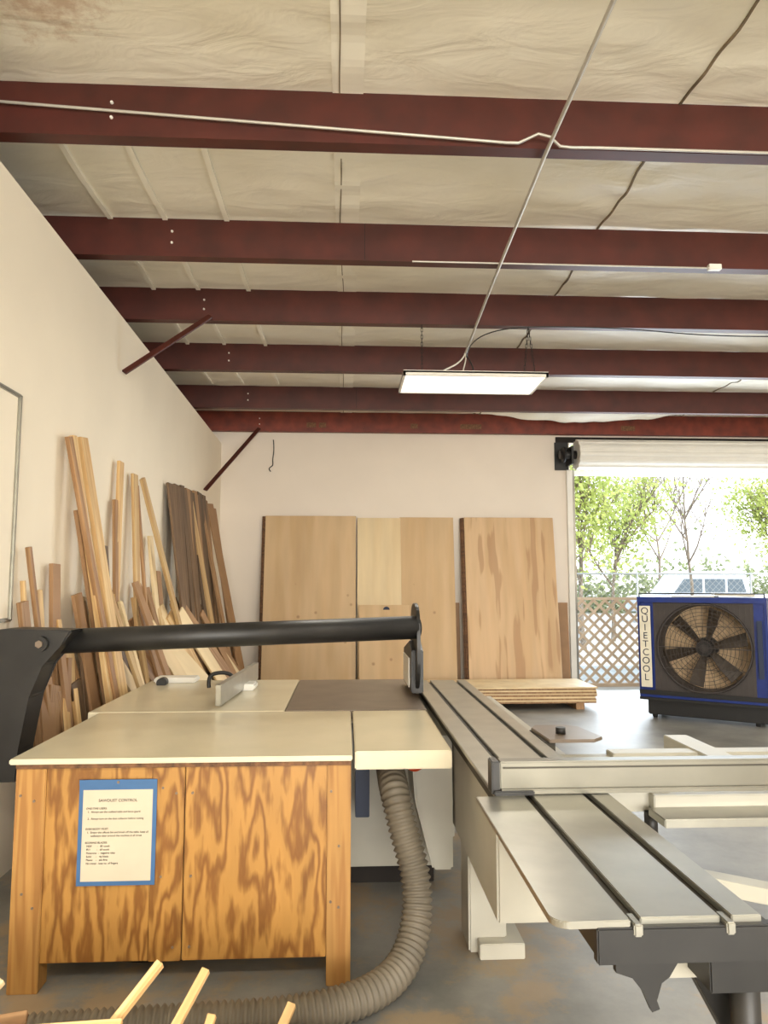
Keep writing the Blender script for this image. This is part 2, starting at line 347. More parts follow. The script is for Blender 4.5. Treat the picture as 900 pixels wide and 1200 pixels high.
# ---------------- LED panel fixtures
M['led']=plain('led_diffuser',(255,250,235),.5,emit=(255,248,232),es=1.6)
def fixture(x,y,z,power,vis=False):
    e=empty('ceiling_light_panel'); w,d=1.24,.6
    bm=bmesh.new()
    addbox(bm,x-w/2,x+w/2,y,y+.02,z,z+.04); addbox(bm,x-w/2,x+w/2,y+d-.02,y+d,z,z+.04); addbox(bm,x-w/2,x-w/2+.02,y,y+d,z,z+.04); addbox(bm,x+w/2-.02,x+w/2,y,y+d,z,z+.04); addbox(bm,x-w/2,x+w/2,y,y+d,z+.025,z+.045)
    frombm('frame',bm,'white',e)
    box('diffuser',x-w/2+.02,x+w/2-.02,y+.02,y+d-.02,z+.006,z+.014,M['led'],e,bev=0)
    top=zb(y)-.0
    for sx in (-1,1):
        xx=x+sx*.46
        for dx in ((0,) if sx<0 else (-.04,.05)):
            n=int((top-z-.04)/.03); bm=bmesh.new()
            for k in range(n):
                t=(k+.5)/n; px=xx+dx*(1-t); pz=z+.045+t*(top-z-.05)
                m=Matrix.Translation((px,y+.03,pz))@Matrix.Rotation((k%2)*math.pi/2,4,'Z')
                a=addbox(bm,-.002,.002,-.009,-.005,-.018,.018)+addbox(bm,-.002,.002,.005,.009,-.018,.018)+addbox(bm,-.002,.002,-.009,.009,.015,.018)
                bmesh.ops.transform(bm,matrix=m,verts=a)
            frombm('chain',bm,'dark',e)
    l=bpy.data.lights.new('panel_lamp','AREA'); l.shape='RECTANGLE'; l.size=w-.06; l.size_y=d-.06; l.energy=power; l.color=(1,.94,.83)
    lo=bpy.data.objects.new('panel_lamp',l); lo.location=(x,y+d/2,z-.005); link(lo,e)
    return e
f=fixture(1.10,6.08,3.24,50)
tube('power_cord',[(1.12,6.74,zb(6.7)-.03),(1.05,6.6,3.5),(.86,6.5,3.42),(.8,6.4,3.32),(.9,6.4,3.29)],.007,'strip',f,smooth=True)
tube('power_cord_b',[(1.12,6.76,zb(6.7)-.03),(1.12,6.6,3.5),(1.0,6.5,3.38),(1.08,6.42,3.29)],.006,'strip',f,smooth=True)
tube('power_cord_c',[(1.12,6.76,zb(6.7)-.03),(1.16,6.6,3.5),(1.18,6.5,3.38),(1.12,6.42,3.29)],.006,'black',f,smooth=True)
fixture(4.6,3.2,3.3,80); fixture(.3,-1.2,3.4,100); fixture(3.4,-1.6,3.4,110); fixture(.3,-4.5,3.4,70)  # out-of-view panels added to fill the room with light
# ---------------- roll-up door
e=empty('door_1')
cy,cz,r=BY-.2,3.29,.2
n=72; ys=[]
for k in range(n):
    a=2*math.pi*k/n; rr=r+(.016 if (k%6)<3 else 0); ys.append((cy+rr*math.cos(a),cz+rr*math.sin(a)))
extrude_poly('curtain_roll',ys,'X',DX0+.03,DX1,'white',e)
box('bottom_bar',DX0+.03,DX1,BY+.0,BY+.05,3.03,3.1,'white',e)
box('guide_left',DX0-.06,DX0+.02,BY-.05,BY+.05,0,3.1,'white',e)
box('guide_lip',DX0+.02,DX0+.05,BY-.05,BY-.035,0,3.1,'alu',e)
box('guide_right',DX1-.02,DX1+.06,BY-.05,BY-.001,0,3.1,'white',e)
box('bracket',DX0-.22,DX0-.02,BY-.02,BY-.001,3.1,3.5,'black',e)
box('bracket_arm',DX0-.06,DX0-.03,BY-.3,BY-.001,3.15,3.40,'black',e)
cyl('bracket_hub',(DX0-.2,cy,cz),(DX0+.03,cy,cz),.06,'black',e); cyl('sprocket',(DX0-.16,cy,cz),(DX0-.13,cy,cz),.11,'blackm',e)
box('header',DX0-.2,DX1+.1,BY-.02,BY-.001,3.5,3.58,'dark',e)
# ---------------- whiteboard on left wall
e=empty('whiteboard')
box('panel',WX+.002,WX+.012,2.4,3.93,1.3,2.47,'wall_l',e)
for nm,a in (('frame_v',(3.915,3.94,1.29,2.48)),('frame_t',(2.4,3.94,2.46,2.48)),('frame_b',(2.4,3.94,1.29,1.31)),('frame_v2',(2.39,2.415,1.29,2.48))):
    box(nm,WX+.001,WX+.028,a[0],a[1],a[2],a[3],'alu',e,bev=.008)
# ---------------- plywood sheets at back wall
def sheetgroup(name,items):
    e=empty(name)
    for k,(x0,x1,h,yt,yb_,mat,th) in enumerate(items):
        dy=yb_-yt
        zt=math.sqrt(h*h-dy*dy)
        board('sheet_%d'%k,((x0+x1)/2,yb_,.012),((x0+x1)/2,yt,.012+zt),x1-x0,th,(0,-1,0),mat,e)
    return e
sheetgroup('plywood_sheet',[(-1.1,.14,2.43,BY-.1,BY-.42,'ply',.018),(-1.13,.11,2.42,BY-.07,BY-.38,'edge',.018),(-1.15,.13,2.425,BY-.04,BY-.34,'edge',.018)])
sheetgroup('plywood_sheet',[(.75,1.5,2.42,BY-.04,BY-.35,'ply',.018),(.16,.76,2.41,BY-.07,BY-.40,'plyl',.018)])
sheetgroup('plywood_sheet',[(1.64,2.89,2.42,BY-.12,BY-.46,'plym',.018),(1.61,2.86,2.415,BY-.09,BY-.42,'edge',.018),(1.59,2.84,2.41,BY-.06,BY-.38,'edge',.018)])
po=sheetgroup('plywood_offcut',[(.18,.86,1.22,BY-.3,BY-.56,'ply',.018)])
cyl('grade_stamp',(.55,BY-.322,1.14),(.55,BY-.312,1.142),.045,'blued',po)
sheetgroup('hardboard_panel',[(2.9,3.1,1.22,BY-.03,BY-.12,'mdf',.006)])
sheetgroup('hardboard_panel',[(1.51,1.58,1.22,BY-.03,BY-.12,'mdf',.006)])
# sheet stack on floor
e=empty('plywood_stack')
for k,x in enumerate((.7,1.8,2.8)): box('bearer_%d'%k,x-.05,x+.05,8.85,9.55,0,.075,'brownb',e)
for k in range(9):
    o=box('sheet_%d'%k,.55+R.uniform(-.01,.01),2.99+R.uniform(-.015,.015),8.83+R.uniform(-.01,.01),9.6,.076+k*.0195,.076+k*.0195+.0185,'plyl' if k%2 else 'brownb',e,bev=.001)
box('loose_sheet',.6,3.0,8.8,9.59,.252,.268,'plyl',e,bev=.001)
# ---------------- leaning lumber on left wall
e=empty('lumber_stack')
def lb(yt,zt,yf,xf,w,mat='pine',th=.025,xt=None):
    board('board',(xf,yf,.02),(WX+.045 if xt is None else xt,yt,zt),w,th,(1,-.12,0),mat,e)
lb(4.55,2.38,4.95,-1.32,.05,'brownb',.03)
lb(4.78,2.42,4.98,-1.30,.10,'pine',.03)
lb(4.62,2.40,4.85,-1.36,.05,'pine',.03)
lb(5.60,2.40,5.35,-1.62,.075,'pine')
lb(5.50,2.1,5.45,-1.6,.05,'brownb')
lb(5.97,2.36,5.9,-1.55,.09,'pine')
lb(6.05,2.28,6.2,-1.5,.03,'brownb')
lb(6.2,2.36,7.3,-1.3,.06,'pine',.03)
lb(4.05,1.68,4.35,-1.55,.03,'brownb'); lb(4.0,1.5,4.1,-1.6,.02,'pine'); lb(4.42,1.6,4.35,-1.6,.09,'mdf'); lb(4.2,1.45,4.3,-1.58,.05,'pine')
lb(4.75,1.95,5.1,-1.45,.07,'mdf'); lb(5.0,1.85,5.1,-1.5,.09,'plyl'); lb(5.15,1.6,5.3,-1.45,.12,'mdf'); lb(5.3,1.75,5.2,-1.5,.06,'darkb')
lb(4.9,1.4,4.7,-1.5,.06,'pine'); lb(4.6,1.2,4.9,-1.45,.05,'brownb'); lb(6.5,1.9,6.6,-1.5,.08,'plyl'); lb(6.8,1.6,6.7,-1.5,.1,'mdf')
for k in range(15):
    y=7.15+k*.13; lb(y,2.45+R.uniform(-.03,.03)+.005*k,y+R.uniform(-.25,.1),-1.38+R.uniform(-.05,.05),R.uniform(.09,.16),R.choice(['darkb','darkb','darkb','brownb']),.025)
lb(8.1,2.4,8.4,-1.28,.12,'pine'); lb(8.7,2.42,9.0,-1.25,.10,'brownb')
lb(9.25,2.48,9.4,-1.2,.24,'mdf',.02); lb(9.5,2.45,9.55,-1.3,.2,'mdf',.02)
for k in range(80):
    y=4.0+k*.065; h=R.uniform(.85,1.5) if y<6.5 else R.uniform(.7,1.35)
    xf=R.uniform(-1.4,-1.1) if y>5.2 else R.uniform(-1.58,-1.42)
    lb(y+R.uniform(-.2,.2),h,y+R.uniform(-.1,.3),xf,R.uniform(.04,.15),R.choice(['pine','brownb','brownb','mdf','plyl','darkb','pine']),R.uniform(.015,.03),xt=WX+R.uniform(.05,.12))
for k in range(14):
    y=6.4+k*.2; lb(y-.5,R.uniform(.9,1.3),y+.2,R.uniform(-1.1,-.8),R.uniform(.08,.18),R.choice(['pine','mdf','brownb','plyl']),.02,xt=WX+.14+R.uniform(0,.1))
# ---------------- outfeed cabinet in front
e=empty('workbench_cabinet')
cx0,cx1,cy0,cy1=-1.22,.03,2.9,3.88
box('top',cx0-.02,cx1,cy0-.02,cy1,.815,.835,'table',e,bev=.004)
box('top_core',cx0,cx1-.005,cy0-.005,cy1-.01,.797,.815,'edge',e,bev=.001)
for k,(a,b) in enumerate(((cx0+.0,cx0+.11),(cx1-.095,cx1-.005))):
    box('leg_front_%d'%k,a,b,cy0,cy0+.09,0,.797,'post',e)
    box('leg_back_%d'%k,a,b,cy1-.1,cy1-.01,0,.797,'post',e)
box('panel_left',cx0+.1,-.72,cy0+.012,cy0+.03,.1,.797,'cab',e)
box('panel_mid',-.719,-.60,cy0+.004,cy0+.022,.1,.797,'cab',e)
box('panel_right',-.597,cx1-.095,cy0+.008,cy0+.026,.1,.797,'cab',e)
box('side_left',cx0+.001,cx0+.02,cy0+.09,cy1-.1,.1,.797,'cab',e)
box('side_right',cx1-.025,cx1-.006,cy0+.09,cy1-.1,.1,.797,'cab',e)
box('shelf',cx0+.02,cx1-.025,cy0+.03,cy1-.05,.1,.12,'ply',e)
bm=bmesh.new()
for (x,z) in ((-1.2,.7),(-1.15,.68),(-1.18,.35),(-1.14,.3),(-.05,.7),(-.02,.5),(-.05,.3),(-.02,.28),(-.68,.72),(-.63,.7),(-.68,.4),(-.63,.15),(-.57,.7),(-.57,.4),(-.57,.15)):
    bmesh.ops.create_cone(bm,cap_ends=True,segments=10,radius1=.005,radius2=.005,depth=.004,matrix=Matrix.Translation((x,cy0-.001+ (0 if x<-1.1 or x>-.1 else .006),z))@Matrix.Rotation(math.pi/2,4,'X'))
frombm('screws',bm,'iron',e)
# notice
e=empty('notice_sheet',(.015,0,.003)); yn=cy0-.001
def quadbox(nm,x0,x1,z0,z1,y,th,mat): return box(nm,x0,x1,y-th,y,z0,z1,mat,e,bev=.0005)
quadbox('border',-1.0,-.715,.372,.752,yn,.003,'blueb')
quadbox('page',-.985,-.73,.388,.715,yn-.003,.001,'paper')
quadbox('top_strip',-1.0,-.715,.732,.752,yn-.003,.003,'blueb')
text('heading',"SAWDUST CONTROL",.0145,(-.857,yn-.0045,.672),(math.pi/2,0,0),'ink',e,'CENTER')
body="ONE-TIME USERS:\n  1.  Always use the outfeed table and fence guard\n\n  2.  Always turn on the dust collector before cutting\n\n\nEVERYBODY MUST:\n  1.  Empty the offcuts bin and brush off the table, keep all\n       walkways clear around the machine at all times\n\nSCORING BLADES:\n  MDF       -   80 tooth\n  PLY        -   60 tooth\n  Melamine  -  negative rake\n  Solid      -   rip blade\n  Plastic    -   ask first\n  No metal - lose no. of fingers"
text('body_text',body,.0098,(-.972,yn-.0045,.645),(math.pi/2,0,0),'ink',e,sp=1.25)
cyl('hook',(-.857,yn-.003,.743),(-.857,yn-.01,.743),.005,'iron',e)
pts=[]
for k in range(120):
    a=k*.35; rr=.2+.03*math.sin(k*.7); pts.append((-.72+rr*1.2*math.cos(a),3.25+rr*.8*math.sin(a),.018+.0004*k))
tube('cable_coil',pts,.011,'black',None,smooth=True,res=2)
# ---------------- sliding table panel saw
S=empty('sliding_table_saw')
box('table_ext',-1.3,-.31,3.90,5.15,.79,.835,'table',S)
box('table_plate',-.305,.425,3.90,5.13,.79,.836,'iron',S)
box('table_small',.04,.42,2.95,3.88,.765,.835,'table',S,bev=.005)
box('rail_front',-1.3,.42,5.15,5.2,.74,.80,'alu',S)
box('body',-.85,.49,3.78,5.0,.1,.79,'cream',S,bev=.01)
box('plinth',-.8,.45,3.85,4.95,0,.1,'dark',S)
extrude_poly('housing',[(.30,.79),(.492,.79),(.492,.5),(.492,.2),(.40,.2),(.32,.5)],'Y',3.45,3.8,'cream',S,bev=.01)
box('side_extension',-1.28,-1.2,3.95,5.1,.6,.79,'cream',S)
box('beam_carrier',.5,.95,2.5,4.85,.38,.76,'cream',S,bev=.008)
box('beam_foot',.506,.66,3.12,3.32,0,.62,'cream',S,bev=.008)
box('beam_foot_pad',.54,.72,3.06,3.34,0,.06,'cream',S)
box('beam_foot_far',.51,.65,4.5,4.75,0,.4,'cream',S)
box('switch_box',.05,.115,3.5,3.6,.42,.66,'blued',S)
cyl('hose_cuff',(.30,3.3,.72),(.36,3.4,.72),.05,'orange',S)
box('support_bracket',.05,.4,3.75,3.779,.7,.765,'dark',S)
zt=.862
def strip(nm,x0,x1,y0,y1,rl=0):
    pts=[(x0,y1)]
    if rl:
        for k in range(7):
            a=math.pi+ (math.pi/2)*k/6; pts.append((x0+rl+rl*math.cos(a),y0+rl+rl*math.sin(a)))
    else: pts.append((x0,y0))
    pts+=[(x1,y0),(x1,y1)]
    extrude_poly(nm,pts,'Z',zt-.014,zt,'alu',S,bev=.002)
strip('slide_a_near',.385,.53,1.41,2.22,.03); strip('slide_a_far',.445,.53,2.22,4.87)
strip('slide_b',.552,.705,1.42,4.87); strip('slide_c',.727,.785,1.42,4.87)
box('slide_core',.47,.80,1.43,4.86,.79,zt-.014,'slot',S,bev=.001)
box('slide_end_cap',.465,.85,1.405,1.43,.785,.85,'black',S)
for k,x in enumerate((.532,.707)): box('slot_stop_%d'%k,x+.001,x+.018,1.4,1.45,.835,.858,'alu',S)
extrude_poly('hook_bracket',[(.5,.79),(.62,.79),(.6,.76),(.585,.75),(.575,.72),(.58,.705),(.565,.70),(.55,.735),(.53,.76),(.5,.77)],'Y',1.41,1.425,'black',S)
box('arm_pivot',.72,.86,1.5,1.7,.68,.785,'black',S)
board('pivot_brace',(.98,1.75,.3),(.70,1.6,.77),.05,.04,(0,-1,0),'black',S)
cyl('pivot_column',(.84,1.6,.2),(.84,1.6,.78),.03,'black',S)
box('slide_rail_under',.62,.8,1.6,2.5,.66,.785,'cream',S)
F='fence'
box('fence_bar',.46,2.6,2.24,2.29,.864,.955,F,S,bev=.004)
box('fence_lip',.46,2.6,2.225,2.24,.864,.878,F,S)
box('fence_groove',.47,2.6,2.238,2.2405,.935,.94,'slot',S,bev=0)
box('fence_cap',.435,.46,2.235,2.295,.862,.957,'black',S)
box('fence_foot',.44,.56,2.22,2.31,zt,.875,'black',S)
# outrigger frame
box('outrigger_front',.95,2.6,2.30,2.37,.79,.835,'cream',S)
box('outrigger_plank',.93,2.6,2.18,2.30,.775,.80,'alu',S)
box('outrigger_back',1.02,2.6,2.84,2.92,.775,.84,'cream',S)
box('outrigger_side',.80,1.02,2.34,2.42,.775,.84,'cream',S)
box('outrigger_cross_a',1.35,1.45,2.37,3.15,.78,.845,'cream',S)
box('outrigger_cross_b',2.2,2.3,2.37,2.84,.78,.84,'cream',S)
cyl('outrigger_bolt',(.95,2.33,.70),(.95,2.33,.78),.02,'black',S)
box('outrigger_link',.78,1.1,2.86,2.93,.76,.82,'cream',S)
board('swing_arm',(.86,2.75,.50),(2.4,1.75,.47),.07,.05,(0,0,1),'cream',S)
cyl('swing_arm_post',(2.35,1.78,.45),(2.35,2.3,.8),.03,'cream',S)
extrude_poly('edging_shoe',[(.80,2.93),(.98,2.93),(1.03,2.98),(1.0,3.2),(.95,3.24),(.82,3.24),(.79,3.18)],'Z',.862,.875,'iron',S,bev=.003)
cyl('shoe_knob',(.88,3.05,.875),(.88,3.05,.90),.02,'black',S)
box('shoe_arm',.785,.83,2.95,3.2,.82,.862,'slot',S)
# rip fence
rf=board('rip_fence_bar',(-.665,4.0,.90),(-.60,5.12,.90),.11,.03,(1,0,0),'alu',S)
box('rip_fence_base',-.78,-.55,4.62,4.8,.836,.875,'white',S,bev=.01)
tube('rip_fence_handle',[(-.82,4.6,.86),(-.83,4.6,.93),(-.78,4.6,.95),(-.70,4.6,.95),(-.67,4.6,.92),(-.67,4.6,.87)],.012,'black',S,smooth=True)
box('rear_block',-1.25,-.98,5.0,5.15,.836,.87,'white',S,bev=.008); cyl('rear_knob',(-1.18,4.98,.85),(-1.18,4.9,.85),.03,'black',S)
# overarm guard
A=Vector((-1.66,3.72,1.195)); B=Vector((.40,4.27,1.235))
cyl('overarm_tube',A,B,.060,'black',S,r2=.066,seg=36)
cyl('overarm_cap',B,B+(B-A).normalized()*.02,.058,'blackm',S)
extrude_poly('overarm_column',[(-1.66,.56),(-1.66,1.265),(-1.60,1.27),(-1.42,1.265),(-1.30,1.262),(-1.36,1.18),(-1.44,1.10),(-1.49,.95),(-1.53,.7),(-1.53,.56)],'Y',3.64,3.82,'black',S,bev=.008)
box('overarm_foot',-1.66,-1.19,3.66,3.9,.56,.66,'black',S,bev=.006)
cyl('overarm_bolt',(-1.44,3.61,1.20),(-1.44,3.65,1.20),.035,'black',S); cyl('overarm_bolt_head',(-1.44,3.60,1.20),(-1.44,3.61,1.20),.018,'iron',S,seg=6)
g=[]
for k in range(28):
    a=2*math.pi*k/28; cx_,cz_=4.42,1.12; g.append((cx_+.22*math.copysign(abs(math.cos(a))**.7,math.cos(a)),cz_+.25*math.copysign(abs(math.sin(a))**.7,math.sin(a))))
extrude_poly('guard_plate',g,'X',.405,.425,'black',S,bev=.003)
extrude_poly('guard_hood',[(4.3,.86),(4.3,1.1),(4.45,1.15),(4.85,1.08),(4.9,.86)],'X',.38,.45,'black',S,bev=.006)
box('guard_window',.372,.38,4.4,4.8,.88,1.05,'white',S)
# ---------------- dust hose (ribbed)
def hose(name,ctrl,r,mat):
    cu=bpy.data.curves.new('t','CURVE'); cu.dimensions='3D'; sp=cu.splines.new('NURBS'); sp.points.add(len(ctrl)-1)
    for q,p in zip(sp.points,ctrl): q.co=(*p,1)
    sp.order_u=4; sp.use_endpoint_u=True; sp.resolution_u=60
    t=bpy.data.objects.new('t',cu); COL.objects.link(t); dg=bpy.context.evaluated_depsgraph_get(); me=t.evaluated_get(dg).to_mesh()
    P=[v.co.copy() for v in me.vertices]; bpy.data.objects.remove(t)
    out=[P[0]]; acc=0; step=.006
    for a,b in zip(P,P[1:]):
        L=(b-a).length
        while acc+L>=step:
            f=(step-acc)/L; a=a.lerp(b,f); out.append(a); L=(b-a).length; acc=0
        acc+=L
    V=[];F=[];n=24; up=Vector((1,0,0)); 
    for i,p in enumerate(out):
        tng=(out[min(i+1,len(out)-1)]-out[max(i-1,0)]).normalized()
        s=(up-tng*up.dot(tng)).normalized(); up=s; w=tng.cross(s)
        rr=r*(1+.09*math.cos(2*math.pi*i/4.0)) if i%4!=2 else r*.86
        for k in range(n):
            a=2*math.pi*k/n; V.append(p+(s*math.cos(a)+w*math.sin(a))*rr)
        if i:
            for k in range(n): F.append(((i-1)*n+k,(i-1)*n+(k+1)%n,i*n+(k+1)%n,i*n+k))
    F.append(tuple(range(n))[::-1]); F.append(tuple(range((len(out)-1)*n,len(out)*n)))
    return mesh(name,V,F,mat,None,True)
hose('dust_collection_hose',[(.20,3.4,.68),(.195,3.2,.69),(.20,3.07,.66),(.23,3.02,.52),(.285,3.0,.36),(.285,2.94,.20),(.21,2.80,.07),(.0,2.64,.062),(-.3,2.58,.062),(-.8,2.57,.062),(-1.5,2.5,.062)],.056,'hose')
# ---------------- scrap bin with sticks in the foreground
e=empty('scrap_wood_bin')
bm=bmesh.new()
x0,x1,y0,y1,h=-1.25,.1,1.5,2.1,.3
addbox(bm,x0,x1,y0,y0+.015,0.0,h); addbox(bm,x0,x1,y1-.015,y1,0,h); addbox(bm,x0,x0+.015,y0,y1,0,h); addbox(bm,x1-.015,x1,y0,y1,0,h); addbox(bm,x0,x1,y0,y1,0,.015)
frombm('bin',bm,'ply',e)
def stick(p0,p1,w,t,mat='pine'): board('stick',p0,p1,w,t,(0,-.6,.8),mat,e)
stick((-.85,1.7,.1),(-.49,2.12,.47),.022,.022)
stick((-.6,1.7,.1),(-.365,2.1,.46),.022,.02)
stick((-.42,1.7,.1),(-.33,2.0,.40),.022,.02)
stick((-.35,1.6,.1),(-.13,2.0,.42),.022,.02)
stick((-1.25,1.62,.3),(-.90,2.06,.44),.06,.03)
stick((-1.1,1.8,.22),(-.90,2.1,.45),.035,.02,'plyl')
stick((-1.2,1.95,.36),(-.55,1.97,.375),.07,.02,'pine')
stick((-1.22,1.95,.36),(-.80,2.03,.38),.05,.02,'brownb')
for k in range(10): stick((R.uniform(-1.15,-.1),1.6+k*.03,.04+.02*k),(R.uniform(-1.1,0),2.0,.06+.02*k),R.uniform(.03,.09),.02,R.choice(['pine','plyl','brownb']))
# ---------------- evaporative cooler fan
Fn=empty('industrial_fan',(3.32,8.33,0)); Fn.rotation_euler=(0,0,math.radians(-36))
W,D,Z0,Z1=1.32,.62,.26,1.34
fcx,fcz,fr=.69,.79,.47
def ringpanel(name,x0,x1,z0,z1,cx,cz,r,y,mat,parent):
    n=64; V=[];F=[]
    for k in range(n):
        a=2*math.pi*k/n; V.append((cx+r*math.cos(a),y,cz+r*math.sin(a)))
    for k in range(n):
        a=2*math.pi*k/n; dx,dz=math.cos(a),math.sin(a)
        t=min(((x1-cx)/dx if dx>1e-6 else (x0-cx)/dx if dx<-1e-6 else 9),((z1-cz)/dz if dz>1e-6 else (z0-cz)/dz if dz<-1e-6 else 9))
        V.append((cx+t*dx,y,cz+t*dz))
    for (qx,qz) in ((x0,z0),(x0,z1),(x1,z0),(x1,z1)):
        j=min(range(n,2*n),key=lambda i:(V[i][0]-qx)**2+(V[i][2]-qz)**2); V[j]=(qx,y,qz)
    for k in range(n): F.append((k,(k+1)%n,n+(k+1)%n,n+k))
    return mesh(name,V,F,mat,parent)
box('housing_top',0,W,.0,D,Z1-.03,Z1,'blue',Fn); box('housing_left',0,.03,0,D,Z0,Z1-.03,'blue',Fn); box('housing_right',W-.03,W,0,D,Z0,Z1-.03,'blue',Fn); box('housing_bottom',0,W,0,D,Z0-.03,Z0,'blue',Fn)
ringpanel('front_panel',.17,W-.13,Z0,Z1-.03,fcx,fcz,fr,.012,'shroud',Fn)
box('front_left',.03,.17,.01,.03,Z0,Z1-.03,'blue',Fn); box('front_right',W-.13,W-.03,.01,.03,Z0,Z1-.03,'blue',Fn)
box('front_frame_top',0,W,-.012,0,Z1-.06,Z1-.0,'blue',Fn); box('front_frame_bot',0,W,-.012,0,Z0,Z0+.05,'blackm',Fn)
n=64;V=[];F=[]
for k in range(n):
    a=2*math.pi*k/n
    V+=[(fcx+fr*math.cos(a),.012,fcz+fr*math.sin(a)),(fcx+fr*.97*math.cos(a),.24,fcz+fr*.97*math.sin(a)),(fcx+(fr+.02)*math.cos(a),-.012,fcz+(fr+.02)*math.sin(a))]
for k in range(n):
    j=(k+1)%n; F.append((3*k,3*k+1,3*j+1,3*j)); F.append((3*k,3*j,3*j+2,3*k+2))
mesh('fan_ring',V,F,'shroud',Fn,True)
box('back_pad',.03,W-.03,.30,.36,Z0,Z1-.03,'pad',Fn)
box('back_grille',.03,W-.03,D-.06,D-.02,Z0,Z1-.03,'fanb',Fn)
for k in range(6):
    a0=k*math.pi/3+.3; V=[]
    for (rr,da,yy) in ((.08,-.30,.10),(.26,-.26,.08),(.43,-.20,.07),(.44,.12,.16),(.27,.16,.17),(.08,.30,.17)):
        V.append((fcx+rr*math.cos(a0+da),yy,fcz+rr*math.sin(a0+da)))
    b=mesh('blade_%d'%k,V,[(0,1,4,5),(1,2,3,4)],'fanb',Fn); b.modifiers.new('s','SOLIDIFY').thickness=.006
cyl('hub',(fcx,.04,fcz),(fcx,.2,fcz),.085,'blackm',Fn); cyl('motor',(fcx,.2,fcz),(fcx,.3,fcz),.11,'blackm',Fn)
bm=bmesh.new()
def torus(bm,r,t,y):
    n=48; m=6; vs=[]
    for i in range(n):
        a=2*math.pi*i/n
        for j in range(m):
            b=2*math.pi*j/m; rr=r+t*math.cos(b); vs.append(bm.verts.new((fcx+rr*math.cos(a),y+t*math.sin(b),fcz+rr*math.sin(a))))
    for i in range(n):
        for j in range(m): bm.faces.new((vs[i*m+j],vs[((i+1)%n)*m+j],vs[((i+1)%n)*m+(j+1)%m],vs[i*m+(j+1)%m]))
for k in range(1,13): torus(bm,fr*k/12,.0025,-.008)
for k in range(12):
    a=math.pi*k/12; 
    bmesh.ops.create_cone(bm,cap_ends=False,segments=6,radius1=.0025,radius2=.0025,depth=2*fr,matrix=Matrix.Translation((fcx,-.008,fcz))@Matrix.Rotation(a,4,'Y'))
for k in range(19):
    x=.19+k*(W-.13-.02-.19)/18; addbox(bm,x-.0012,x+.0012,-.02,-.017,Z0+.05,Z1-.06)
for k in range(5):
    z=Z0+.07+k*(Z1-.1-Z0-.05)/4; addbox(bm,.18,W-.14,-.021,-.017,z-.003,z+.003)
frombm('grille',bm,'shroud',Fn)
torus_bm=bmesh.new(); torus(torus_bm,fr+.005,.008,-.008); frombm('grille_rim',torus_bm,'shroud',Fn,True)
box('label',.025,.145,-.02,-.012,Z0+.08,Z1-.1,'label',Fn)
for k,ch in enumerate("QUIETCOOL"): text('letter_%d'%k,ch,.105,(.085,-.022,Z1-.19-k*.092),(math.pi/2,0,0),'inkb',Fn,'CENTER')
box('skid',.08,W-.02,.02,D-.02,.04,Z0-.03,'blackm',Fn,bev=.01); box('skid_lip',-.0,W,-.02,D,Z0-.06,Z0-.03,'blackm',Fn)
for k,(x,y) in enumerate(((.14,.08),(W-.14,.08),(.14,D-.1),(W-.14,D-.1))): cyl('caster_%d'%k,(x-.02,y,.04),(x+.02,y,.04),.04,'rubber',Fn)
box('control_strip',W-.10,W-.05,-.022,-.012,.5,1.1,'blued',Fn)
box('paper_a',.35,.8,.1,.42,Z1+.001,Z1+.012,'label',Fn); 
o=box('paper_b',.75,1.15,.2,.5,Z1+.012,Z1+.04,'label',Fn); o.rotation_euler=(0,.04,.3)
tube('carry_bar',[(.02,.02,Z1),(.02,.02,Z1+.04),(.4,.02,Z1+.04),(1.3,.02,Z1+.04),(1.3,.02,Z1)],.008,'black',Fn)
# ---------------- exterior
box('ground',-30,60,BY+.15,120,-.12,-.02,plain('gravel_ground',(182,178,168),.9,var=.1,scale=2),bev=0)
box('ground_apron',-8,20,-30,FY-.15,-.12,-.02,plain('concrete_apron',(200,194,182),.9,var=.05),bev=0)
def lattice(name,x0,x1,z0,z1,y,sp,w,th,mat,frame=True,parent=None):
    bm=bmesh.new()
    for s,yy in ((1,y),(-1,y+th)):
        cst=-(z1-z0)
        while cst<(x1-x0)+(z1-z0):
            t0=max(0,-cst); t1=min(z1-z0,(x1-x0)-cst)
            if t1-t0>.05:
                xa,xb=x0+cst+t0,x0+cst+t1
                za,zb_=(z0+t0,z0+t1) if s==1 else (z1-t0,z1-t1)
                L=math.hypot(xb-xa,zb_-za); a=math.atan2(zb_-za,xb-xa)
                v=addbox(bm,-L/2,L/2,-th/2,th/2,-w/2,w/2)
                bmesh.ops.transform(bm,matrix=Matrix.Translation(((xa+xb)/2,yy,(za+zb_)/2))@Matrix.Rotation(-a,4,'Y'),verts=v)
            cst+=sp
    if frame:
        addbox(bm,x0,x1,y-.03,y+.03,z1-.02,z1+.02); addbox(bm,x0,x1,y-.03,y+.03,z0-.02,z0+.03)
        x=x0
        while x<=x1: addbox(bm,x-.03,x+.03,y-.031,y+.031,z0-.02,z1+.02); x+=2.4
    return frombm(name,bm,mat,parent)
lattice('lattice_fence',3.2,8.0,0.0,1.27,10.95,.175,.04,.01,'latt')
e=empty('chain_link_fence')
lattice('mesh',3.5,16,0,1.7,15,.13,.004,.004,'galv',False,e)
cyl('top_rail',(3.5,15,1.7),(16,15,1.7),.018,'galv',e)
for k in range(6): cyl('post_%d'%k,(3.6+k*2.4,15,-.02),(3.6+k*2.4,15,1.73),.022,'galv',e)
